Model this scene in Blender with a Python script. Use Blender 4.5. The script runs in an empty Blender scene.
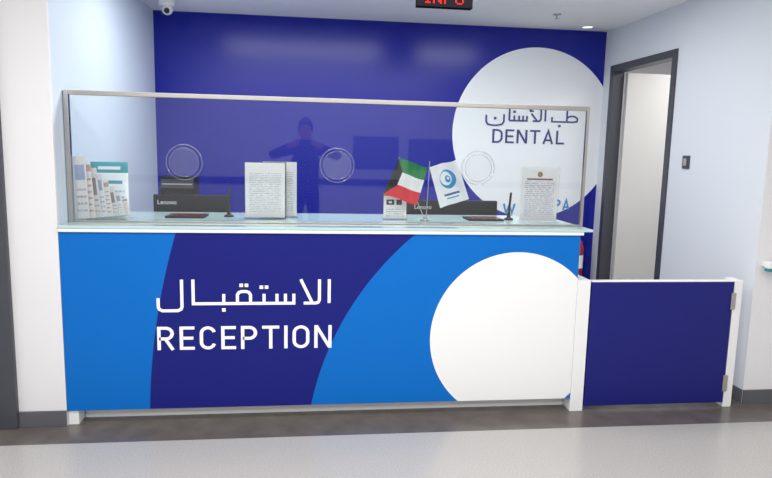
import bpy, bmesh, math
from mathutils import Vector, Matrix
from math import sin, cos, pi, radians

sc = bpy.context.scene
try:
    sc.view_settings.view_transform = 'Standard'
except Exception:
    pass

# ------------------------------------------------------------------ materials
def srgb(r, g, b):
    def f(c):
        c /= 255.0
        return c / 12.92 if c <= 0.04045 else ((c + 0.055) / 1.055) ** 2.4
    return (f(r), f(g), f(b), 1.0)

def new_mat(name):
    m = bpy.data.materials.new(name)
    m.use_nodes = True
    nt = m.node_tree
    b = nt.nodes['Principled BSDF']
    return m, nt, b

def mat(name, col, rough=0.5, metal=0.0, noise=0.0, scale=20.0, spec=0.5, emit=None, estr=1.0, bump=0.0):
    m, nt, b = new_mat(name)
    b.inputs['Base Color'].default_value = col
    b.inputs['Roughness'].default_value = rough
    b.inputs['Metallic'].default_value = metal
    b.inputs['Specular IOR Level'].default_value = spec
    if emit:
        b.inputs['Emission Color'].default_value = emit
        b.inputs['Emission Strength'].default_value = estr
    if noise > 0 or bump > 0:
        tc = nt.nodes.new('ShaderNodeTexCoord')
        n = nt.nodes.new('ShaderNodeTexNoise')
        n.inputs['Scale'].default_value = scale
        n.inputs['Detail'].default_value = 4
        nt.links.new(tc.outputs['Object'], n.inputs['Vector'])
        if noise > 0:
            r = nt.nodes.new('ShaderNodeMixRGB')
            r.blend_type = 'MULTIPLY'
            r.inputs['Fac'].default_value = 1
            r.inputs['Color1'].default_value = col
            mr = nt.nodes.new('ShaderNodeMapRange')
            mr.inputs['To Min'].default_value = 1 - noise
            mr.inputs['To Max'].default_value = 1 + noise
            nt.links.new(n.outputs['Fac'], mr.inputs['Value'])
            nt.links.new(mr.outputs['Result'], r.inputs['Color2'])
            nt.links.new(r.outputs['Color'], b.inputs['Base Color'])
        if bump > 0:
            bp = nt.nodes.new('ShaderNodeBump')
            bp.inputs['Strength'].default_value = bump
            bp.inputs['Distance'].default_value = 0.002
            nt.links.new(n.outputs['Fac'], bp.inputs['Height'])
            nt.links.new(bp.outputs['Normal'], b.inputs['Normal'])
    return m

class NB:
    """tiny node-building helper"""
    def __init__(s, nt): s.nt = nt
    def math(s, op, a, b=None, c=None):
        n = s.nt.nodes.new('ShaderNodeMath'); n.operation = op
        for i, v in enumerate((a, b, c)):
            if v is None: continue
            if isinstance(v, (int, float)): n.inputs[i].default_value = v
            else: s.nt.links.new(v, n.inputs[i])
        return n.outputs[0]
    def mix(s, fac, c1, c2):
        n = s.nt.nodes.new('ShaderNodeMixRGB')
        for k, v in (('Fac', fac), ('Color1', c1), ('Color2', c2)):
            if isinstance(v, (int, float)) or isinstance(v, tuple): n.inputs[k].default_value = v
            else: s.nt.links.new(v, n.inputs[k])
        return n.outputs['Color']
    def coords(s, kind='Object'):
        tc = s.nt.nodes.new('ShaderNodeTexCoord')
        sp = s.nt.nodes.new('ShaderNodeSeparateXYZ')
        s.nt.links.new(tc.outputs[kind], sp.inputs[0])
        return sp.outputs[0], sp.outputs[1], sp.outputs[2], tc.outputs[kind]
    def inside(s, x, z, cx, cz, r):
        dx = s.math('SUBTRACT', x, cx); dz = s.math('SUBTRACT', z, cz)
        d = s.math('SQRT', s.math('ADD', s.math('MULTIPLY', dx, dx), s.math('MULTIPLY', dz, dz)))
        return s.math('LESS_THAN', d, r)
    def rect(s, x, z, x0, x1, z0, z1):
        a = s.math('LESS_THAN', s.math('ABSOLUTE', s.math('SUBTRACT', x, (x0 + x1) / 2)), (x1 - x0) / 2)
        b = s.math('LESS_THAN', s.math('ABSOLUTE', s.math('SUBTRACT', z, (z0 + z1) / 2)), (z1 - z0) / 2)
        return s.math('MULTIPLY', a, b)

NAVY = srgb(23, 29, 118)
BRIGHT = srgb(0, 106, 194)
WHITE = srgb(240, 241, 241)

def graphic_front():
    m, nt, b = new_mat('front_graphic'); n = NB(nt)
    x, y, z, _ = n.coords()
    a = n.inside(x, z, 4.22, -0.05, 3.80)
    c = n.mix(a, BRIGHT, NAVY)
    r = n.inside(x, z, 2.907, -0.233, 1.66)
    c = n.mix(r, c, BRIGHT)
    w = n.inside(x, z, 2.415, 0.45, 0.485)
    c = n.mix(w, c, WHITE)
    nt.links.new(c, b.inputs['Base Color'])
    b.inputs['Roughness'].default_value = 0.5
    b.inputs['Specular IOR Level'].default_value = 0.2
    return m

def graphic_back():
    m, nt, b = new_mat('back_graphic'); n = NB(nt)
    x, y, z, _ = n.coords()
    w = n.inside(x, z, 3.23, 1.655, 0.742)
    c = n.mix(w, srgb(22, 32, 150), srgb(243, 247, 251))
    nt.links.new(c, b.inputs['Base Color'])
    b.inputs['Roughness'].default_value = 0.24
    b.inputs['Specular IOR Level'].default_value = 0.36
    return m

def floor_mat():
    m, nt, b = new_mat('vinyl_floor'); n = NB(nt)
    x, y, z, v = n.coords()
    n1 = nt.nodes.new('ShaderNodeTexNoise'); n1.inputs['Scale'].default_value = 150; n1.inputs['Detail'].default_value = 3
    nt.links.new(v, n1.inputs['Vector'])
    n2 = nt.nodes.new('ShaderNodeTexNoise'); n2.inputs['Scale'].default_value = 8; n2.inputs['Detail'].default_value = 8
    nt.links.new(v, n2.inputs['Vector'])
    sp = nt.nodes.new('ShaderNodeMapRange'); sp.inputs['From Min'].default_value = .35; sp.inputs['From Max'].default_value = .65
    nt.links.new(n1.outputs['Fac'], sp.inputs['Value'])
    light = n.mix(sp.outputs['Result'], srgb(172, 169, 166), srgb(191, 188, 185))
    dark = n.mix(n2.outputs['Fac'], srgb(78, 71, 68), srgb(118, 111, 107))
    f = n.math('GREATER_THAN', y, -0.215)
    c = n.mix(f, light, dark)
    nt.links.new(c, b.inputs['Base Color'])
    b.inputs['Roughness'].default_value = 0.26
    return m

def glass_mat(name, tint=(0.93, 0.97, 0.97, 1), refl=1.0, haze=0.0, rough=.02):
    m = bpy.data.materials.new(name); m.use_nodes = True
    nt = m.node_tree; nt.nodes.clear()
    o = nt.nodes.new('ShaderNodeOutputMaterial')
    t = nt.nodes.new('ShaderNodeBsdfTransparent'); t.inputs['Color'].default_value = tint
    g = nt.nodes.new('ShaderNodeBsdfGlossy'); g.inputs['Roughness'].default_value = rough
    fr = nt.nodes.new('ShaderNodeFresnel'); fr.inputs['IOR'].default_value = 1.45
    mx = nt.nodes.new('ShaderNodeMixShader')
    mm = nt.nodes.new('ShaderNodeMath'); mm.operation = 'MULTIPLY'; mm.inputs[1].default_value = refl
    nt.links.new(fr.outputs[0], mm.inputs[0]); nt.links.new(mm.outputs[0], mx.inputs['Fac'])
    nt.links.new(t.outputs[0], mx.inputs[1]); nt.links.new(g.outputs[0], mx.inputs[2])
    last = mx
    if haze > 0:
        d = nt.nodes.new('ShaderNodeBsdfDiffuse'); d.inputs['Color'].default_value = (0.85, 0.9, 0.95, 1)
        m2 = nt.nodes.new('ShaderNodeMixShader'); m2.inputs['Fac'].default_value = haze
        nt.links.new(mx.outputs[0], m2.inputs[1]); nt.links.new(d.outputs[0], m2.inputs[2]); last = m2
    nt.links.new(last.outputs[0], o.inputs['Surface'])
    return m

def paper_mat(name, base, ink, header=None, rows=26, header_at=0.86, seed=0.0, duty=.34, marks=(), top=.82):
    m, nt, b = new_mat(name); n = NB(nt)
    x, y, z, v = n.coords('Generated')
    row = n.math('LESS_THAN', n.math('FRACT', n.math('MULTIPLY', z, rows)), duty)
    ns = nt.nodes.new('ShaderNodeTexNoise'); ns.inputs['Scale'].default_value = 1.0; ns.inputs['Detail'].default_value = 1
    cb = nt.nodes.new('ShaderNodeCombineXYZ')
    nt.links.new(n.math('MULTIPLY', x, 26), cb.inputs[0])
    nt.links.new(n.math('MULTIPLY', n.math('FLOOR', n.math('MULTIPLY', z, rows)), 3.7), cb.inputs[2])
    cb.inputs[1].default_value = seed
    nt.links.new(cb.outputs[0], ns.inputs['Vector'])
    word = n.math('GREATER_THAN', ns.outputs['Fac'], 0.46)
    f = n.math('MULTIPLY', n.math('MULTIPLY', row, word), n.rect(x, z, .1, .9, .08, top))
    c = n.mix(f, base, ink)
    if header:
        h = n.math('GREATER_THAN', z, header_at)
        c = n.mix(h, c, header)
    for mk in marks:      # (kind, args, colour)
        if mk[0] == 'rect': q = n.rect(x, z, *mk[1])
        else: q = n.inside(x, n.math('MULTIPLY', z, mk[1][3]), mk[1][0], mk[1][1] * mk[1][3], mk[1][2])
        c = n.mix(q, c, mk[2])
    nt.links.new(c, b.inputs['Base Color'])
    b.inputs['Roughness'].default_value = 0.5
    return m

M = {}
M['white'] = mat('white_laminate', WHITE, 0.35, noise=0.02, scale=3)
M['plastic'] = mat('white_plastic', srgb(250, 250, 250), 0.4, noise=0.01, scale=3)
M['wall'] = mat('wall_paint', srgb(231, 230, 233), 0.7, noise=0.015, scale=2, bump=0.05)
M['wall_blue_bounce'] = mat('wall_paint_blue_bounce', srgb(208, 220, 235), 0.6, noise=0.015, scale=2)  # blue light reflected onto the left wall is put into its base colour
M['wall_side'] = mat('wall_paint_side', srgb(220, 225, 231), 0.6, noise=0.015, scale=2)
M['ceiling'] = mat('ceiling_paint', srgb(254, 254, 252), 0.8, noise=0.005, scale=4)
M['front'] = graphic_front()
M['back'] = graphic_back()
M['floor'] = floor_mat()
M['navy'] = mat('navy_laminate', srgb(23, 27, 114), 0.45, noise=0.03, scale=3, spec=.3)
M['lettering'] = mat('white_lettering', srgb(250, 250, 252), 0.5, noise=0.01)
M['blue_letter'] = mat('blue_lettering', srgb(30, 44, 122), 0.5, noise=0.01)
M['cyan_letter'] = mat('light_blue_lettering', srgb(45, 135, 200), 0.5, noise=0.01)
M['skirt'] = mat('grey_skirting', srgb(92, 92, 98), 0.5, noise=0.04, scale=30)
M['frame'] = mat('dark_grey_frame', srgb(68, 70, 78), 0.45, noise=0.03, scale=10)
M['door'] = mat('door_leaf', srgb(210, 209, 206), 0.5, noise=0.03, scale=3)
M['steel'] = mat('brushed_steel', srgb(190, 187, 182), 0.3, 1.0, noise=0.08, scale=60)
M['top'] = mat('glass_topped_laminate', srgb(186, 212, 213), 0.08, noise=0.02, scale=4)
M['black'] = mat('black_plastic', srgb(22, 22, 26), 0.5, noise=0.05, scale=30, spec=.3)
M['matblack'] = mat('matt_black_casing', srgb(12, 12, 14), 0.9, noise=0.05, scale=30, spec=.05)
M['dark'] = mat('dark_screen', srgb(14, 12, 16), 0.1, noise=0.05, scale=10)
M['redblack'] = mat('dark_red_pad', srgb(110, 14, 24), 0.2, noise=0.05, scale=10)
M['led'] = mat('red_led', srgb(90, 5, 2), 0.8, emit=srgb(255, 14, 8), estr=1.7, noise=0.01, spec=0.1)
M['acrylic'] = glass_mat('clear_acrylic', (0.998, 0.998, 0.998, 1), 0.35)
M['ring'] = glass_mat('acrylic_ring', (0.95, 0.97, 0.98, 1), 1.3, 0.08)
M['slot'] = glass_mat('acrylic_disc', (0.985, 0.99, 0.99, 1), 1.0, 0.02)
M['glass'] = glass_mat('screen_glass', (0.975, 0.988, 0.99, 1), 1.2, 0.003, .025)
M['red'] = mat('red_enamel', srgb(160, 40, 40), 0.3, noise=0.03)
M['desk'] = mat('desk_laminate', srgb(200, 196, 190), 0.5, noise=0.03, scale=8)
M['teal'] = mat('teal_print', srgb(40, 140, 150), 0.5, noise=0.03)
M['paper'] = paper_mat('printed_paper', srgb(254, 254, 254), srgb(200, 200, 206), rows=30)
M['cert'] = paper_mat('printed_certificate', srgb(254, 254, 255), srgb(190, 176, 204), None, 26, 0.93, 3, .36,
                      [('rect', (.15, .85, .765, .795), srgb(130, 60, 100)), ('circ', (.5, .87, .07, 1.35), srgb(170, 130, 80))], .74)
M['leaf1'] = paper_mat('leaflet_print_blue', srgb(238, 238, 240), srgb(170, 170, 182), None, 9, 0.82, 1, .3, [('rect', (.12, .88, .62, .86), srgb(168, 184, 208))], .55)
M['leaf2'] = paper_mat('leaflet_print_red', srgb(240, 234, 230), srgb(180, 150, 145), None, 9, 0.76, 2, .3, [('rect', (0, 1, .82, .94), srgb(200, 168, 160))], .7)
M['leaf3'] = paper_mat('leaflet_print_grey', srgb(226, 226, 226), srgb(150, 150, 155), None, 9, 0.76, 4, .3, [('rect', (.15, .85, .45, .80), srgb(150, 140, 140))], .4)
M['poster'] = paper_mat('pack_print', srgb(242, 246, 248), srgb(150, 190, 198), srgb(50, 150, 158), 9, 0.80, 5, .3,
                        [('rect', (.2, .8, .86, .92), srgb(225, 240, 240)), ('rect', (.15, .85, .60, .66), srgb(70, 160, 170))], .5)
M['card'] = paper_mat('card_print', srgb(252, 253, 250), srgb(150, 158, 152), None, 12, 0.84, 6, .3,
                      [('rect', (.12, .46, .52, .72), srgb(30, 30, 32)), ('rect', (.56, .80, .52, .72), srgb(30, 30, 32)), ('rect', (.22, .36, .58, .66), srgb(252, 253, 250)),
                       ('rect', (0, 1, .86, 1), srgb(90, 165, 105))], .42)
M['lamp'] = mat('lamp_diffuser', srgb(255, 255, 255), 0.5, emit=(1, 1, 1, 1), estr=1.2, noise=0.01)
M['window'] = mat('dusky_window', srgb(104, 114, 144), 0.3, noise=0.3, scale=4)
M['cloth'] = mat('dark_cloth', srgb(24, 26, 36), 0.9, noise=0.15, scale=40)
M['skin'] = mat('skin', srgb(176, 128, 100), 0.6, noise=0.05, scale=20)
M['hair'] = mat('dark_hair', srgb(24, 18, 16), 0.7, noise=0.2, scale=60)

# ------------------------------------------------------------------ mesh helpers
COL = sc.collection
def add(name, me, material=None, parent=None, label=None, category=None, kind=None, smooth=False):
    ob = bpy.data.objects.new(name, me)
    COL.objects.link(ob)
    if material: me.materials.append(material)
    if smooth:
        for p in me.polygons: p.use_smooth = True
    if parent is not None:
        ob.parent = parent
        ob.matrix_parent_inverse = Matrix.Translation(-parent.location)
    if label: ob['label'] = label
    if category: ob['category'] = category
    if kind: ob['kind'] = kind
    return ob

def bm_box(bm, x, y, z, M4=None):
    vs = [bm.verts.new((a, b, c)) for a in x for b in y for c in z]
    if M4:
        for v in vs: v.co = M4 @ v.co
    q = [(0, 1, 3, 2), (4, 6, 7, 5), (0, 4, 5, 1), (2, 3, 7, 6), (0, 2, 6, 4), (1, 5, 7, 3)]
    fs = [bm.faces.new([vs[i] for i in f]) for f in q]
    return vs, fs

def boxes(name, lst, material, bevel=0.0, M4=None, **k):
    bm = bmesh.new()
    for b in lst: bm_box(bm, *b, M4=M4)
    bmesh.ops.recalc_face_normals(bm, faces=bm.faces)
    if bevel > 0:
        bmesh.ops.bevel(bm, geom=list(bm.edges), offset=bevel, segments=2, affect='EDGES', profile=0.6)
    me = bpy.data.meshes.new(name); bm.to_mesh(me); bm.free()
    return add(name, me, material, **k)

def box(name, x, y, z, material, bevel=0.0, **k):
    return boxes(name, [(x, y, z)], material, bevel, **k)

def lathe(name, prof, material, origin=(0, 0, 0), axis=(0, 0, 1), seg=32, **k):
    """prof: (radius, height) list revolved about axis through origin."""
    rot = Vector((0, 0, 1)).rotation_difference(Vector(axis).normalized()).to_matrix().to_4x4()
    T = Matrix.Translation(origin) @ rot
    bm = bmesh.new(); rings = []
    for r, h in prof:
        if r < 1e-6: rings.append([bm.verts.new(T @ Vector((0, 0, h)))])
        else: rings.append([bm.verts.new(T @ Vector((r * cos(2 * pi * i / seg), r * sin(2 * pi * i / seg), h))) for i in range(seg)])
    for a, b in zip(rings, rings[1:]):
        for i in range(seg):
            j = (i + 1) % seg
            if len(a) == 1 and len(b) == 1: continue
            if len(a) == 1: bm.faces.new((a[0], b[i], b[j]))
            elif len(b) == 1: bm.faces.new((a[i], a[j], b[0]))
            else: bm.faces.new((a[i], a[j], b[j], b[i]))
    bmesh.ops.recalc_face_normals(bm, faces=bm.faces)
    me = bpy.data.meshes.new(name); bm.to_mesh(me); bm.free()
    k.setdefault('smooth', True)
    ob = add(name, me, material, **k)
    try: me.set_sharp_from_angle(angle=radians(40))
    except Exception: pass
    return ob

def rod(name, p0, p1, r, material, **k):
    p0 = Vector(p0); p1 = Vector(p1); L = (p1 - p0).length
    return lathe(name, [(0, 0), (r, 0), (r, L), (0, L)], material, p0, p1 - p0, 16, **k)

def torus(name, c, R, r, material, axis=(0, 1, 0), seg=48, rs=10, **k):
    prof = [(R + r * cos(2 * pi * i / rs), r * sin(2 * pi * i / rs)) for i in range(rs + 1)]
    return lathe(name, prof, material, c, axis, seg, **k)

def empty(name, loc, label, category, group=None):
    e = bpy.data.objects.new(name, None); e.empty_display_size = 0.1
    e.location = loc; COL.objects.link(e)
    e['label'] = label; e['category'] = category
    if group: e['group'] = group
    return e

# ------------------------------------------------------------------ monoline lettering
def ribbon(bm, pts, w, fn, closed=False):
    raw = [Vector(p) for p in pts]; pts = []
    for p in raw:
        if not pts or (p - pts[-1]).length > 1e-4: pts.append(p)
    if closed and (pts[0] - pts[-1]).length < 1e-4: pts.pop()
    n = len(pts); h = w / 2
    L = []
    for i in range(n):
        if closed: a, b = pts[i - 1], pts[(i + 1) % n]; d1 = (pts[i] - a).normalized(); d2 = (b - pts[i]).normalized()
        else:
            d1 = (pts[i] - pts[i - 1]).normalized() if i > 0 else None
            d2 = (pts[i + 1] - pts[i]).normalized() if i < n - 1 else None
            d1 = d1 or d2; d2 = d2 or d1
        n1 = Vector((-d1.y, d1.x)); n2 = Vector((-d2.y, d2.x))
        m = (n1 + n2)
        m = m.normalized() if m.length > 1e-6 else n1
        s = h / max(0.35, m.dot(n1))
        L.append((bm.verts.new(fn(pts[i] + m * s)), bm.verts.new(fn(pts[i] - m * s))))
    for i in range(n if closed else n - 1):
        a, b = L[i], L[(i + 1) % n]
        f = bm.faces.new((a[0], a[1], b[1], b[0]))

def finish(bm):
    for f in bm.faces:
        f.normal_update()
        if f.normal.y > 0: f.normal_flip()

def arc(cx, cy, rx, ry, a0, a1, n=12):
    return [(cx + rx * cos(radians(a0 + (a1 - a0) * i / n)), cy + ry * sin(radians(a0 + (a1 - a0) * i / n))) for i in range(n + 1)]

def glyph(ch, w):
    h = w / 2; B = h; T = 1 - h; Mi = 0.5
    if ch == 'I': return [[(h, 0), (h, 1)]], w
    if ch == 'E': W = .56; return [[(W, T), (h, T), (h, B), (W, B)], [(h, Mi), (W * .92, Mi)]], W
    if ch == 'F': W = .54; return [[(W, T), (h, T), (h, 0)], [(h, Mi), (W * .92, Mi)]], W
    if ch == 'L': W = .54; return [[(h, 1), (h, B), (W, B)]], W
    if ch == 'T': W = .66; return [[(0, T), (W, T)], [(W / 2, T), (W / 2, 0)]], W
    if ch == 'N': W = .68; return [[(h, 0), (h, 1)], [(W - h, 0), (W - h, 1)], [(h * 1.2, 1 - h * .4), (W - h * 1.2, h * .4)]], W
    if ch == 'O':
        W = .66; r = W / 2 - h
        p = arc(W / 2, T - r, r, r, 0, 180) + arc(W / 2, B + r, r, r, 180, 360)
        return [p + [p[0]]], W
    if ch == 'C':
        W = .62; r = W / 2 - h
        return [arc(W / 2, T - r, r, r, 15, 180) + arc(W / 2, B + r, r, r, 180, 345)], W
    if ch == 'D':
        W = .66; r = .3
        return [[(h, B), (h, T), (W - h - r, T)] + arc(W - h - r, T - r, r, r, 90, 0)[1:] + arc(W - h - r, B + r, r, r, 0, -90) + [(h, B)]], W
    if ch == 'P':
        W = .62; r = (T - .46) / 2
        return [[(h, 0), (h, T), (W - h - r, T)] + arc(W - h - r, T - r, r, r, 90, -90)[1:] + [(h, .46)]], W
    if ch == 'R':
        W = .64; r = (T - .48) / 2
        return [[(h, 0), (h, T), (W - .02 - h - r, T)] + arc(W - .02 - h - r, T - r, r, r, 90, -90)[1:] + [(h, .48)], [(.30, .48), (W - h * .9, 0)]], W
    if ch == 'A': W = .70; return [[(h, 0), (W / 2, 1 - h * .5), (W - h, 0)], [(.16, .28), (W - .16, .28)]], W
    if ch == 'W': W = 1.0; return [[(h, 1), (.27, h), (.5, .9), (.73, h), (W - h, 1)]], W
    return [], .35

EPS = 0.00025
def latin(name, text, w, x0, x1, z0, z1, y, material, gap=0.16, **k):
    bm = bmesh.new(); x = 0; items = []
    for ch in text:
        st, W = glyph(ch, w); items.append((x, st)); x += W + gap
    tot = x - gap; H = z1 - z0; sx = (x1 - x0) / tot
    for gx, st in items:
        for q, s in enumerate(st):
            closed = len(s) > 3 and (Vector(s[0]) - Vector(s[-1])).length < 1e-4
            ribbon(bm, s, w, lambda p, gx=gx, q=q: (x0 + (gx + p.x) * sx, y - q * EPS, z0 + p.y * H), closed)
    finish(bm)
    me = bpy.data.meshes.new(name); bm.to_mesh(me); bm.free()
    return add(name, me, material, **k)

def strokes(name, lst, w, x0, sx, z0, sz, y, material, dots=(), dotr=2.3, **k):
    bm = bmesh.new()
    for q, s in enumerate(lst):
        closed = len(s) > 3 and (Vector(s[0]) - Vector(s[-1])).length < 1e-4
        ribbon(bm, s, w, lambda p, q=q: (x0 + p.x * sx, y - q * EPS, z0 + p.y * sz), closed)
    for dx, dy in dots:
        bm.faces.new([bm.verts.new((x0 + (dx + a * dotr) * sx, y - .003, z0 + (dy + b * dotr) * sz)) for a, b in ((-1, -1), (1, -1), (1, 1), (-1, 1))])
    finish(bm)
    me = bpy.data.meshes.new(name); bm.to_mesh(me); bm.free()
    return add(name, me, material, **k)

def font_text(name, body, size, loc, rot, material, **k):
    cu = bpy.data.curves.new(name + '_curve', 'FONT'); cu.body = body; cu.size = size
    cu.align_x = 'CENTER'; cu.align_y = 'CENTER'
    tmp = bpy.data.objects.new('tmp', cu); COL.objects.link(tmp)
    tmp.matrix_world = Matrix.Translation(loc) @ rot
    bpy.context.view_layer.update()
    dg = bpy.context.evaluated_depsgraph_get()
    me = bpy.data.meshes.new_from_object(tmp.evaluated_get(dg))
    me.transform(tmp.matrix_world); me.materials.clear()
    bpy.data.objects.remove(tmp)
    return add(name, me, material, **k)
FRONT = Matrix.Rotation(radians(90), 4, 'X')   # text facing -y

# ------------------------------------------------------------------ room shell
H = 2.555; YB = 2.104
S = dict(kind='structure')
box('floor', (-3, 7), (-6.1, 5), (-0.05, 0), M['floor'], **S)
box('ceiling', (-3, 7), (-6.1, 5), (H, H + 0.05), M['ceiling'], **S)
box('wall_back', (-0.15, 3.836), (YB, YB + 0.1), (0, H), M['back'], **S)
box('wall_left', (-0.15, 0.0), (0.02, YB), (0, H), M['wall_blue_bounce'], **S)
box('wall_front_left', (-3, 0.0), (0.0, 0.02), (0, H), M['wall'], **S)
box('baseboard_left', (-0.235, 0.0), (-0.012, 0.0), (0, 0.085), M['skirt'], 0.003, **S)
box('trim_door_jamb_left', (-0.33, -0.235), (-0.03, 0.0), (0, 2.2), M['frame'], 0.004, **S)
# lobby wall facing the counter, seen mirrored in the glass screen
box('wall_lobby', (-3, 7), (-6.1, -6.0), (0, H), M['wall'], **S)
boxes('window_1', [((1.9, 2.6), (-6, -5.985), (1.2, 1.70)), ((2.75, 3.5), (-6, -5.985), (1.2, 1.68))], M['window'], **S)
box('trim_lobby_rail', (-3, 7), (-6, -5.97), (.95, 1.05), M['skirt'], **S)

# side wall with doorway
XC = 3.885
A = Vector((3.836, YB, 0)); Bp = Vector((XC, 0.05, 0)); t = (Bp - A).normalized(); nn = Vector((-t.y, t.x, 0))
if nn.x < 0: nn = -nn
SW = Matrix(((t.x, nn.x, 0, A.x), (t.y, nn.y, 0, A.y), (0, 0, 1, 0), (0, 0, 0, 1)))
L = (Bp - A).length
D0, D1, DT = 0.135, 1.095, 2.245
boxes('wall_right', [((-0.1, D0 + .03), (0, .08), (0, H)), ((D1 - .03, L), (0, .08), (0, H)), ((D0 + .03, D1 - .03), (0, .08), (DT - .03, H))], M['wall_side'], M4=SW, **S)
boxes('trim_door_frame', [((D0, D0 + .055), (-.012, .09), (0, DT)), ((D1 - .055, D1), (-.012, .09), (0, DT)), ((D0 + .055, D1 - .055), (-.012, .09), (DT - .055, DT))], M['frame'], M4=SW, **S)
box('door_1', (D0 + .062, D0 + .102), (.10, .93), (0.01, DT - .065), M['door'], 0.002, M4=SW, **S)
box('wall_front_right', (XC, 7), (0.05, 0.17), (0, H), M['wall'], **S)
box('baseboard_right', (XC, 7), (0.038, 0.05), (0, 0.085), M['skirt'], 0.003, **S)
box('baseboard_side', (D1, L), (-.012, 0), (0, 0.085), M['skirt'], 0.003, M4=SW, **S)
box('wall_far_room_back', (3.95, 7), (3.2, 3.3), (0, H), M['wall'], **S)
box('wall_far_room_side', (6.0, 6.1), (0.17, 3.2), (0, H), M['wall'], **S)
# light switch
s0 = 1.30
e = empty('light_switch', SW @ Vector((s0, 0, 1.445)), 'black square light switch on the pale wall beside the door', 'light switch')
box('switch_plate', (s0 - .038, s0 + .038), (-.01, 0), (1.40, 1.49), M['frame'], .003, M4=SW, parent=e)
box('switch_rocker', (s0 - .018, s0 + .018), (-.016, -.01), (1.42, 1.47), M['steel'], .002, M4=SW, parent=e)

# back wall lettering
W1 = [
    arc(574, 3, 5.5, 3.4, 200, -20, 12) + [(579, 0.6), (575, 0), (553, 0), (553, 5)], [(568.5, 0), (568.5, 13)],
    [(546, 0), (546, 13)],
    [(541.5, 13), (541.5, 2), (540, 0), (533, 0)], [(531.5, 8.2), (537.5, 0.5)], [(533.6, 13.2), (530.4, 13.2), (530.2, 10.9), (533.8, 10.6)],
    [(527, 5.5), (527, 0), (509, 0)], [(523, 5.5), (523, 0)], [(519, 5.5), (519, 0)], [(514, 5.5), (514, 0)], [(509, 0), (509, 13)],
    [(503.5, 6.5), (503.5, -1.5), (501.5, -4.5), (497, -5.5), (491, -5.5), (487, -4.5), (485.5, -1.5), (485.5, 5.5)]]
sg = empty('wall_lettering', (3.2, YB, 1.6), 'dark blue two-language dental clinic lettering on the white wall circle', 'sign lettering')
strokes('arabic_lettering', W1, 1.8, 2.77 - 484 * .85 / 96, .85 / 96, 1.767, .0080, YB - .003, M['blue_letter'],
        dots=[(561, -4.5), (514, 9.5), (494.5, 2)], dotr=1.3, parent=sg)
latin('latin_lettering', 'DENTAL', .135, 2.845, 3.505, 1.57, 1.69, YB - .003, M['blue_letter'], gap=.16, parent=sg)
sg2 = empty('wall_slogan', (3.2, YB, .95), 'light blue slogan lettering near the bottom of the wall circle', 'sign lettering')
latin('slogan_lettering', 'W', .17, 2.97, 3.09, .945, 1.035, YB - .003, M['cyan_letter'], parent=sg2)
latin('slogan_lettering', 'PA', .17, 3.445, 3.595, .985, 1.080, YB - .003, M['cyan_letter'], parent=sg2)

# ------------------------------------------------------------------ reception counter
rc = empty('reception_counter', (1.4, 0.15, 0), 'long reception counter with blue and white curved graphics', 'reception desk')
box('counter_body', (0.005, 2.76), (0.02, 0.33), (0.08, 1.03), M['white'], .002, parent=rc)
box('front_panel', (0.003, 2.765), (0, 0.02), (0.08, 1.032), M['front'], parent=rc, label='blue, navy and white printed front panel')
box('kick_board', (0.06, 2.765), (0.10, 0.12), (0, 0.08), M['white'], parent=rc)
box('end_support', (0.003, 0.055), (0.01, 0.3), (0, 0.08), M['white'], .002, parent=rc)
box('end_post', (2.767, 2.845), (0.0, 0.30), (0, 0.775), M['white'], .003, parent=rc, label='white low end post')
box('top_trim', (0.003, 2.78), (-0.012, 0.33), (1.032, 1.05), M['white'], .003, parent=rc)
k1 = .91 / 174
A1 = [
    [(329, 0), (329, 25)],
    [(319, 25), (319, 3), (317.8, .8), (315.5, 0), (303, 0)], [(300, 25), (311.5, .8)],
    [(293, 10), (293, 0), (193, 0), (193, 25)], [(284.5, 10), (284.5, 0)], [(276, 10), (276, 0)], [(263, 10), (263, 0)],
    [(236.5, 0), (236.5, 9), (238, 11.5), (240.5, 12.5), (245.5, 12.5), (248, 11.5), (249.5, 9), (249.5, 0)], [(223, 10), (223, 0)],
    [(182, 25), (182, -3), (181, -5.5), (178, -7), (163, -7), (160, -5.5), (159, -3), (159, 6)]]
strokes('arabic_lettering', A1, 3.1, .47 - 157 * k1, k1, .655, .130 / 25, -.002, M['lettering'],
        dots=[(260.4, 17), (265.6, 17), (240.4, 19), (245.6, 19), (223, -6.5)], dotr=1.8, parent=rc)
latin('latin_lettering', 'RECEPTION', .13, .47, 1.385, .405, .532, -.002, M['lettering'], gap=.19, parent=rc)

box('countertop', (0.003, 2.832), (-.015, .74), (1.0505, 1.0655), M['top'], .003, label='pale glass-topped continuous countertop of the reception desk', category='countertop')

# ------------------------------------------------------------------ staff desk behind
dk = empty('staff_desk', (1.4, .8, 0), 'pale lower staff desk behind the counter', 'desk')
box('desk_top', (0.02, 2.75), (.36, 1.2), (.71, .74), M['desk'], .003, parent=dk)
for x in (.04, 1.36, 2.70):
    box('leg', (x, x + .03), (.4, 1.16), (0, .71), M['desk'], .002, parent=dk)

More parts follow.
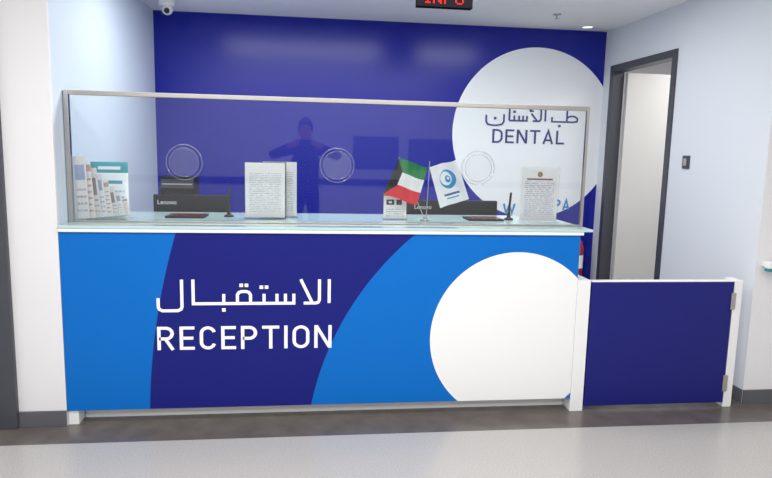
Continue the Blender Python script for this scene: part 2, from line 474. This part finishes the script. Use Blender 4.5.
# ------------------------------------------------------------------ glass screen
gs = empty('glass_screen', (1.43, .15, 1.066), 'clear counter screen with steel posts and top rail', 'glass screen')
ZG = 1.747; z0 = 1.0657; XE = 2.836
box('glass_pane', (.029, XE - .016), (.147, .153), (z0, ZG - .02), M['glass'], parent=gs, label='clear glass pane')
box('post', (.003, .029), (.137, .163), (z0, ZG), M['steel'], .003, parent=gs)
box('post', (XE - .016, XE), (.140, .160), (z0, ZG), M['steel'], .003, parent=gs)
box('top_rail', (.029, XE - .016), (.137, .163), (ZG - .024, ZG), M['steel'], .003, parent=gs)
box('bottom_channel', (.029, XE - .016), (.14, .16), (z0, z0 + .008), M['steel'], .002, parent=gs)
for x in (.60, 1.41, 2.20):
    torus('speaking_ring', (x, .142, 1.39), .093, .003, M['ring'], parent=gs, label='clear acrylic speaking ring')
    torus('speaking_ring', (x, .134, 1.39), .076, .002, M['ring'], parent=gs, label='clear acrylic speaking ring')
    lathe('speaking_disc', [(0, 0), (.075, 0), (.075, .004), (0, .004)], M['slot'], (x, .136, 1.39), (0, -1, 0), 40, parent=gs, smooth=False, label='clear acrylic speaking disc')

# ------------------------------------------------------------------ gate
g = empty('low_gate', (3.3, .02, 0), 'navy half-height swing gate with white edging', 'gate')
box('gate_panel', (2.852, 3.722), (0, .035), (.03, .764), M['navy'], .003, parent=g)
box('top_edging', (2.852, 3.722), (-.002, .037), (.765, .772), M['white'], .002, parent=g)
for z in (.60, .10):
    box('hinge', (3.708, 3.738), (-.006, -.0005), (z, z + .10), M['steel'], .002, parent=g, label='steel hinge')
box('gate_post', (3.726, 3.778), (0.0, .10), (0, .772), M['white'], .004, label='white low post that carries the gate hinges', category='post')

# ------------------------------------------------------------------ monitors, tower
def monitor(x0, x1, ztop, y, lab, tx, tz):
    cx = (x0 + x1) / 2
    e = empty('computer_monitor', (cx, y + .1, .74), lab, 'monitor', 'monitors on the staff desk')
    box('monitor_shell', (x0, x1), (y, y + .03), (ztop - .34, ztop), M['black'], .008, parent=e)
    box('screen', (x0 + .015, x1 - .015), (y + .0301, y + .033), (ztop - .32, ztop - .015), M['dark'], parent=e)
    box('stand', (cx - .03, cx + .03), (y - .02, y - .0005), (.75, ztop - .12), M['black'], .004, parent=e)
    box('foot', (cx - .12, cx + .12), (y - .06, y + .09), (.7402, .752), M['black'], .004, parent=e)
    font_text('brand_lettering', 'Lenovo', .04, (x0 + tx, y - .002, ztop - tz), FRONT, M['white'], parent=e)
monitor(.27, .75, 1.168, .82, 'black monitor seen from behind beside the dark tower', .085, .05)
monitor(1.87, 2.53, 1.155, .82, 'wide black monitor seen from behind near the desk flags', .145, .048)
e = empty('computer_tower', (.395, 1.03, .74), 'small dark desktop computer tower on the staff desk', 'computer')
box('case', (.285, .505), (.95, 1.13), (.7402, 1.275), M['black'], .006, parent=e)
box('front_bezel', (.29, .50), (.944, .9495), (1.20, 1.26), M['frame'], .002, parent=e)
box('drive_slot', (.30, .49), (.941, .9438), (1.224, 1.232), M['steel'], parent=e)

# ------------------------------------------------------------------ paper stands
def holder(name, lab, cat, x0, x1, y, zt, m, side=None):
    cx = (x0 + x1) / 2; zb = 1.0657
    e = empty(name, (cx, y, zb), lab, cat)
    box('foot', (x0, x1), (y - .035, y + .045), (zb, zb + .004), M['acrylic'], parent=e)
    box('holder_back', (x0, x1), (y + .004, y + .007), (zb + .004, zt), M['acrylic'], parent=e)
    box('paper_sheet', (x0 + .006, x1 - .006), (y + .0015, y + .0035), (zb + .008, zt - .004), m, parent=e)
    box('holder_front', (x0, x1), (y - .002, y + .0005), (zb + .004, zt), M['acrylic'], parent=e)
    return e
holder('notice_holder', 'white printed notice in a clear upright stand', 'sign holder', .885, 1.125, .38, 1.395, M['paper'])
holder('notice_holder', 'second white notice standing just behind the first', 'sign holder', .98, 1.19, .47, 1.40, M['paper'])
holder('notice_holder', 'printed certificate with purple heading in a clear stand', 'sign holder', 2.525, 2.77, .36, 1.40, M['cert'])
e = holder('notice_holder', 'small card with a black mark below the desk flags', 'sign holder', 1.695, 1.845, .40, 1.235, M['card'])

# ------------------------------------------------------------------ flags
def flag_mat_tricolor():
    m, nt, b = new_mat('tricolor_cloth'); n = NB(nt)
    uv = nt.nodes.new('ShaderNodeUVMap'); sp = nt.nodes.new('ShaderNodeSeparateXYZ'); nt.links.new(uv.outputs[0], sp.inputs[0])
    u, v = sp.outputs[0], sp.outputs[1]
    c = n.mix(n.math('GREATER_THAN', v, .333), srgb(225, 24, 40), srgb(245, 245, 245))
    c = n.mix(n.math('GREATER_THAN', v, .667), c, srgb(0, 130, 62))
    d = n.math('ABSOLUTE', n.math('SUBTRACT', v, .5))
    lim = n.math('MINIMUM', n.math('MULTIPLY', n.math('SUBTRACT', .5, d), .9), .28)
    c = n.mix(n.math('LESS_THAN', u, lim), c, srgb(15, 15, 18))
    nt.links.new(c, b.inputs['Base Color']); b.inputs['Roughness'].default_value = .7
    return m
def flag_mat_logo():
    m, nt, b = new_mat('logo_cloth'); n = NB(nt)
    uv = nt.nodes.new('ShaderNodeUVMap'); sp = nt.nodes.new('ShaderNodeSeparateXYZ'); nt.links.new(uv.outputs[0], sp.inputs[0])
    u, v = sp.outputs[0], sp.outputs[1]; vv = n.math('MULTIPLY', v, 1.25)
    W_ = srgb(245, 246, 248); BL = srgb(40, 150, 205); NV = srgb(40, 80, 150)
    c = n.mix(n.inside(u, vv, .52, .76, .29), W_, BL)
    c = n.mix(n.inside(u, vv, .46, .79, .21), c, W_)
    c = n.mix(n.inside(u, vv, .52, .76, .11), c, BL)
    c = n.mix(n.inside(u, vv, .54, .78, .045), c, W_)
    c = n.mix(n.rect(u, v, .25, .80, .22, .27), c, NV)
    c = n.mix(n.rect(u, v, .30, .75, .14, .17), c, BL)
    nt.links.new(c, b.inputs['Base Color']); b.inputs['Roughness'].default_value = .7
    return m
def flag(name, TL, TR, BR, BL, y, m, parent, lab, droop=.006):
    nx, nz = 28, 18; bm = bmesh.new(); uvl = bm.loops.layers.uv.new('UVMap'); g = []
    for j in range(nz + 1):
        r = []
        for i in range(nx + 1):
            u, v = i / nx, j / nz
            top = Vector(TL).lerp(Vector(TR), u); bot = Vector(BL).lerp(Vector(BR), u); p = bot.lerp(top, v)
            yy = y + .013 * sin(u * 10 + v * 2.5) * min(1, u * 2)
            r.append((bm.verts.new((p.x, yy, p.y + droop * sin(u * 6) * u)), u, v))
        g.append(r)
    for j in range(nz):
        for i in range(nx):
            q = [g[j][i], g[j][i + 1], g[j + 1][i + 1], g[j + 1][i]]
            f = bm.faces.new([a[0] for a in q])
            for l, a in zip(f.loops, q): l[uvl].uv = (a[1], a[2])
    me = bpy.data.meshes.new(name); bm.to_mesh(me); bm.free()
    return add(name, me, m, parent=parent, smooth=True, label=lab)
fs = empty('desk_flag_stand', (1.945, .34, 1.0657), 'steel desk stand with two small flags on thin poles', 'desk flags')
lathe('base', [(0, 0), (.032, 0), (.032, .006), (.012, .012), (.008, .02), (0, .02)], M['steel'], (1.945, .34, 1.0657), parent=fs)
rod('pole', (1.94, .34, 1.08), (1.775, .335, 1.44), .0028, M['steel'], parent=fs)
rod('pole', (1.95, .34, 1.08), (1.960, .335, 1.42), .0028, M['steel'], parent=fs)
flag('national_flag', (1.775, 1.435), (1.945, 1.385), (1.885, 1.165), (1.685, 1.225), .315, flag_mat_tricolor(), fs, 'green, white, red and black cloth flag')
flag('logo_flag', (1.957, 1.385), (2.115, 1.435), (2.20, 1.205), (2.03, 1.145), .325, flag_mat_logo(), fs, 'white cloth flag with a blue eye-shaped emblem')

# ------------------------------------------------------------------ pens and pads
def pen(x, y, lab, h):
    e = empty('desk_pen', (x, y, 1.0657), lab, 'pen')
    lathe('holder', [(0, 0), (.028, 0), (.028, .008), (.012, .016), (.009, .05), (0, .05)], M['black'], (x, y, 1.0657), parent=e)
    rod('barrel', (x, y, 1.11), (x + .008, y, 1.0657 + h), .007, M['black'], parent=e)
pen(.785, .48, 'black counter pen standing in its round holder', .17)
pen(2.495, .46, 'black counter pen standing near the certificate', .17)
def pad(x, y, lab):
    e = empty('signature_pad', (x, y, 1.0657), lab, 'signature pad')
    box('body', (x - .11, x + .11), (y - .08, y + .09), (1.0657, 1.078), M['black'], .004, parent=e)
    box('screen', (x - .095, x + .095), (y - .07, y + .06), (1.0781, 1.0795), M['redblack'], parent=e, label='dark red screen')
pad(.55, .45, 'flat black signature pad on the countertop near the pen')
pad(2.33, .45, 'flat black signature pad on the countertop near the flags')

# ------------------------------------------------------------------ leaflets, rack and pack
rk = empty('leaflet_rack', (.1, .27, 1.0657), 'clear low leaflet rack against the pale wall', 'leaflet rack')
box('rack_base', (.008, .28), (.17, .41), (1.0657, 1.069), M['acrylic'], parent=rk)
box('rack_lip', (.03, .28), (.17, .173), (1.0692, 1.085), M['acrylic'], parent=rk)
labs = ['tall pale leaflet with blue panel leaning in the rack', 'pale leaflet with dusty pink band in the rack', 'grey leaflet with photo panel in the rack', 'leaflet with blue panel in the middle of the rack',
        'leaflet with dusty pink band in the middle of the rack', 'grey leaflet with photo panel near the rack end', 'short leaflet with blue panel near the rack end', 'shortest leaflet with pink band at the rack end']
LM = ['leaf1', 'leaf2', 'leaf3', 'leaf1', 'leaf2', 'leaf3', 'leaf1', 'leaf2']
for i in range(8):
    h = (.335, .305, .27, .235, .20, .165, .13, .095)[i]
    x = (.056, .078, .101, .124, .147, .170, .193, .216)[i]; yy = (.205, .232, .262, .29, .315, .34, .365, .388)[i]
    # nearer leaflets hug the wall and are tallest, the fan steps down along the counter
    ob = box('leaflet', (-.032, .032), (-.0018, .0018), (0, h), M[LM[i]], label=labs[i], category='leaflet')
    ob.matrix_world = Matrix.Translation((x, yy, 1.0775)) @ Matrix.Rotation(radians(4), 4, 'Z') @ Matrix.Rotation(radians(-2.8 - 1.2 * i), 4, 'Y') @ Matrix.Rotation(radians(-3), 4, 'X')
    ob['group'] = 'leaflets in the counter rack'
# gusseted pack standing on the counter
bm = bmesh.new()
prof = [(0, .030), (.03, .034), (.12, .032), (.22, .02), (.28, .006), (.31, .003)]
rings = []
for z, d in prof:
    ring = []
    for i in range(20):
        a = 2 * pi * i / 20
        ca, sa = cos(a), sin(a)
        xx = .10 * (abs(ca) ** .35) * (1 if ca >= 0 else -1); yy = d * (abs(sa) ** .6) * (1 if sa >= 0 else -1)
        ring.append(bm.verts.new((xx, yy, z)))
    rings.append(ring)
for a, b in zip(rings, rings[1:]):
    for i in range(20): bm.faces.new((a[i], a[(i + 1) % 20], b[(i + 1) % 20], b[i]))
bm.faces.new(rings[0]); bm.faces.new(rings[-1])
bmesh.ops.recalc_face_normals(bm, faces=bm.faces)
me = bpy.data.meshes.new('wipes_pack'); bm.to_mesh(me); bm.free()
pk = add('wipes_pack', me, M['poster'], label='white stand-up pack with teal heading on the counter', category='pack', smooth=True)
pk.matrix_world = Matrix.Translation((.116, .475, 1.0658)) @ Matrix.Rotation(radians(8), 4, 'Z')

# ------------------------------------------------------------------ fire extinguisher
X = 3.655
e = empty('fire_extinguisher', (X, 2.03, .25), 'red fire extinguisher on a stand beside the navy wall', 'fire extinguisher')
lathe('cylinder', [(0, 0), (.05, 0), (.06, .02), (.06, .32), (.045, .38), (.02, .41), (0, .41)], M['red'], (X, 2.03, .33), parent=e)
lathe('label_band', [(.0605, .14), (.0615, .14), (.0615, .26), (.0605, .26)], M['white'], (X, 2.03, .33), parent=e, label='white printed band')
lathe('valve', [(0, 0), (.018, 0), (.018, .05), (0, .05)], M['steel'], (X, 2.03, .74), parent=e)
box('handle', (X - .045, X + .025), (2.02, 2.04), (.79, .805), M['black'], .002, parent=e)
box('wall_bracket', (X - .025, X + .025), (2.092, 2.1035), (.45, .60), M['steel'], .002, parent=e)
box('stand_tray', (X - .075, X + .075), (1.955, 2.10), (0, .329), M['frame'], .004, parent=e, label='dark grey floor stand')

# ------------------------------------------------------------------ ceiling fittings
cx, cy = .18, 1.78
e = empty('security_camera', (cx, cy, H), 'small white dome security camera on the ceiling', 'camera')
lathe('mount', [(0, 0), (.06, 0), (.06, -.025), (.052, -.035), (0, -.035)], M['plastic'], (cx, cy, H), parent=e)
lathe('eyeball', [(.0, -.013)] + [(.042 * sin(a), -.055 + .042 * cos(a)) for a in [pi * i / 12 for i in range(1, 12)]] + [(0, -.097)], M['plastic'], (cx, cy, H), parent=e)
lathe('lens', [(0, 0), (.02, 0), (.02, .012), (.014, .015), (0, .015)], M['dark'], (cx + .005, cy - .032, H - .068), (.15, -1, -.45), parent=e)
e = empty('sprinkler_head', (3.15, 1.53, H), 'small steel sprinkler head in the ceiling', 'sprinkler')
lathe('escutcheon', [(0, 0), (.03, 0), (.028, -.008), (0, -.008)], M['steel'], (3.15, 1.53, H), parent=e)
lathe('deflector', [(.006, -.008), (.006, -.035), (.018, -.036), (0, -.04)], M['steel'], (3.15, 1.53, H), parent=e)
e = empty('ceiling_downlight', (3.58, 1.93, H), 'round recessed white ceiling downlight', 'downlight')
torus('rim', (3.58, 1.93, H - .002), .05, .006, M['white'], (0, 0, 1), parent=e)
lathe('diffuser', [(0, -.003), (.045, -.003), (.045, -.001), (0, -.001)], M['lamp'], (3.58, 1.93, H), parent=e)

# dot-matrix display
e = empty('led_display', (2.17, 1.0, H), 'black ceiling-hung display with red dot-matrix lettering', 'display')
box('case', (1.96, 2.34), (.97, 1.03), (2.435, 2.545), M['matblack'], .004, parent=e)
for x in (2.03, 2.27):
    box('bracket', (x, x + .012), (.99, 1.01), (2.5452, H), M['steel'], parent=e)
PAT = {'I': ['111', '010', '010', '010', '010', '010', '111'], 'N': ['10001', '11001', '11001', '10101', '10011', '10011', '10001'],
       'F': ['11111', '10000', '10000', '11110', '10000', '10000', '10000'], 'O': ['01110', '10001', '10001', '10001', '10001', '10001', '01110']}
bm = bmesh.new(); px = 2.022; dp = .0118; dz = .0098
for ch in 'INFO':
    for r, row in enumerate(PAT[ch]):
        for c, v in enumerate(row):
            if v == '1':
                x = px + c * dp; z = 2.520 - r * dz
                bm.faces.new([bm.verts.new((x + a * .0048, .9685, z + b * .0041)) for a, b in ((-1, -1), (1, -1), (1, 1), (-1, 1))])
    px += (len(PAT[ch][0]) + 1.4) * dp
finish(bm)
me = bpy.data.meshes.new('lettering'); bm.to_mesh(me); bm.free()
add('lettering', me, M['led'], parent=e, label='red dot-matrix lettering')

# ------------------------------------------------------------------ right wall fittings
e = empty('wall_handrail', (4.4, .0, .86), 'white wall handrail with a teal underside strip', 'handrail')
box('rail', (3.905, 6.5), (-.03, .01), (.845, .885), M['white'], .01, parent=e)
box('mount', (3.92, 3.96), (.0102, .0498), (.85, .88), M['white'], .002, parent=e)
box('strip', (3.905, 6.5), (-.026, .006), (.828, .8445), M['teal'], .004, parent=e, label='teal strip')

# ------------------------------------------------------------------ visitor in the lobby, mirrored in the screen
PX, PY = 1.20, -4.10
def skin_mesh(name, verts, edges, rad, root, material, sub=2, **k):
    bm = bmesh.new(); lay = bm.verts.layers.skin.verify()
    vs = [bm.verts.new((PX + v[0], PY + v[1], v[2])) for v in verts]
    for a, b in edges: bm.edges.new((vs[a], vs[b]))
    for i, v in enumerate(vs):
        r = rad[i]; v[lay].radius = r if isinstance(r, tuple) else (r, r)
        v[lay].use_root = (i == root)
    me = bpy.data.meshes.new(name); bm.to_mesh(me); bm.free()
    ob = add(name, me, material, **k)
    m1 = ob.modifiers.new('skin', 'SKIN'); m1.use_smooth_shade = True
    m2 = ob.modifiers.new('smooth', 'SUBSURF'); m2.levels = sub; m2.render_levels = sub
    bpy.context.view_layer.update()
    me2 = bpy.data.meshes.new_from_object(ob.evaluated_get(bpy.context.evaluated_depsgraph_get()))
    ob.modifiers.clear(); ob.data = me2
    for p in me2.polygons: p.use_smooth = True
    return ob
V = [(0, 0, .98), (0, 0, 1.15), (0, 0, 1.36), (0, 0, 1.50), (0, .01, 1.58), (0, .03, 1.68), (0, .025, 1.78)]
Rr = [(.17, .12), (.165, .11), (.20, .12), (.14, .09), .06, (.078, .092), (.068, .08)]
E = [(0, 1), (1, 2), (2, 3), (3, 4), (4, 5), (5, 6)]
for s in (-1, 1):
    b = len(V)
    V += [(s * .09, 0, .90), (s * .11, .01, .50), (s * .12, -.01, .10), (s * .13, .14, .045)]
    Rr += [.095, .062, .045, .036]; E += [(0, b), (b, b + 1), (b + 1, b + 2), (b + 2, b + 3)]
    b = len(V)
    V += [(s * .20, 0, 1.47), (s * .41, .13, 1.40), (s * .15, .34, 1.53), (s * .105, .375, 1.55)]
    Rr += [.07, .055, .036, (.034, .016)]; E += [(3, b), (b, b + 1), (b + 1, b + 2), (b + 2, b + 3)]
    pb = b + 3
    for q, (dz, ln) in enumerate(((.030, .030), (.012, .036), (-.006, .034), (-.022, .026))):
        b = len(V)
        V += [(s * .098, .405, 1.555 + dz), (s * (.098 - ln), .418, 1.56 + dz)]
        Rr += [.0095, .0085]; E += [(pb, b), (b, b + 1)]
    b = len(V)
    V += [(s * .085, .365, 1.535), (s * .06, .372, 1.545)]
    Rr += [.011, .009]; E += [(pb, b), (b, b + 1)]
person = skin_mesh('person', V, E, Rr, 0, M['cloth'], label='standing person in dark clothing holding up a phone', category='person')
person.data.materials.append(M['skin'])
for p in person.data.polygons:
    c = p.center
    if (c.z > 1.57 and c.y < PY + .2) or (c.y > PY + .335 and c.z > 1.42): p.material_index = 1
bm = bmesh.new(); bmesh.ops.create_uvsphere(bm, u_segments=24, v_segments=14, radius=1)
for v in list(bm.verts):
    if v.co.z < -.45 or (v.co.y > .45 and v.co.z < .35): bm.verts.remove(v)
for v in bm.verts: v.co = Vector((PX + v.co.x * .095, PY + .012 + v.co.y * .112, 1.735 + v.co.z * .125))
me = bpy.data.meshes.new('hair'); bm.to_mesh(me); bm.free()
hr = add('hair', me, M['hair'], smooth=True); hr.parent = person
box('nose', (PX - .010, PX + .010), (PY + .105, PY + .135), (1.685, 1.72), M['skin'], .006).parent = person
for s in (-1, 1):
    lathe('eye', [(0, 0), (.010, 0), (.006, .006), (0, .008)], M['dark'], (PX + s * .032, PY + .108, 1.735), (0, 1, 0), 12).parent = person
    lathe('ear', [(0, 0), (.022, .002), (.016, .014), (0, .016)], M['skin'], (PX + s * .078, PY + .02, 1.71), (s, 0, 0), 12).parent = person
box('mouth', (PX - .022, PX + .022), (PY + .105, PY + .116), (1.655, 1.664), M['redblack'], .003).parent = person
e = empty('mobile_phone', (PX, PY + .39, 1.51), 'dark phone held up in both hands by the standing person', 'phone')
box('phone_body', (PX - .075, PX + .075), (PY + .386, PY + .394), (1.518, 1.590), M['black'], .003, parent=e)
lathe('lens', [(0, 0), (.008, 0), (.007, .002), (0, .002)], M['dark'], (PX - .05, PY + .394, 1.57), (0, 1, 0), 16, parent=e)

# ------------------------------------------------------------------ lights
def area(name, loc, size, power, col=(1, 1, 1), rot=(0, 0, 0), sy=None):
    l = bpy.data.lights.new(name, 'AREA'); l.energy = power; l.color = col
    l.shape = 'RECTANGLE'; l.size = size; l.size_y = sy or size
    o = bpy.data.objects.new(name, l); o.location = loc; o.rotation_euler = rot; COL.objects.link(o)
    return o
area('lobby_ceiling_light', (1.4, -1.5, 2.52), 3.2, 65, (1, .985, .96), sy=.6)
area('lobby_ceiling_light', (1.5, -3.8, 2.52), 4.5, 94, (1, .985, .96), sy=.6)
area('reception_ceiling_light', (1.7, .75, 2.53), 2.6, 48, (.98, .99, 1), sy=.4)
area('far_room_light', (4.9, 1.2, 2.5), .8, 27, (1, .985, .96))
w = bpy.data.worlds.new('world'); sc.world = w; w.use_nodes = True
w.node_tree.nodes['Background'].inputs[0].default_value = (.98, .99, 1, 1)
w.node_tree.nodes['Background'].inputs[1].default_value = .95

# ------------------------------------------------------------------ camera
f, yaw, pit, rol = 624.1059, .1210, .1383, .0227
F = Vector((sin(yaw) * cos(pit), cos(yaw) * cos(pit), -sin(pit)))
Rv = Vector((cos(yaw), -sin(yaw), 0)); U = Rv.cross(F)
R2 = Rv * cos(rol) + U * sin(rol); U2 = -Rv * sin(rol) + U * cos(rol)
cam = bpy.data.cameras.new('camera'); cam.sensor_width = 36; cam.lens = f / 772 * 36
co = bpy.data.objects.new('camera', cam); COL.objects.link(co)
mw = Matrix((R2, U2, -F)).transposed().to_4x4(); mw.translation = (1.2698, -3.3007, 1.4674)
co.matrix_world = mw
sc.camera = co
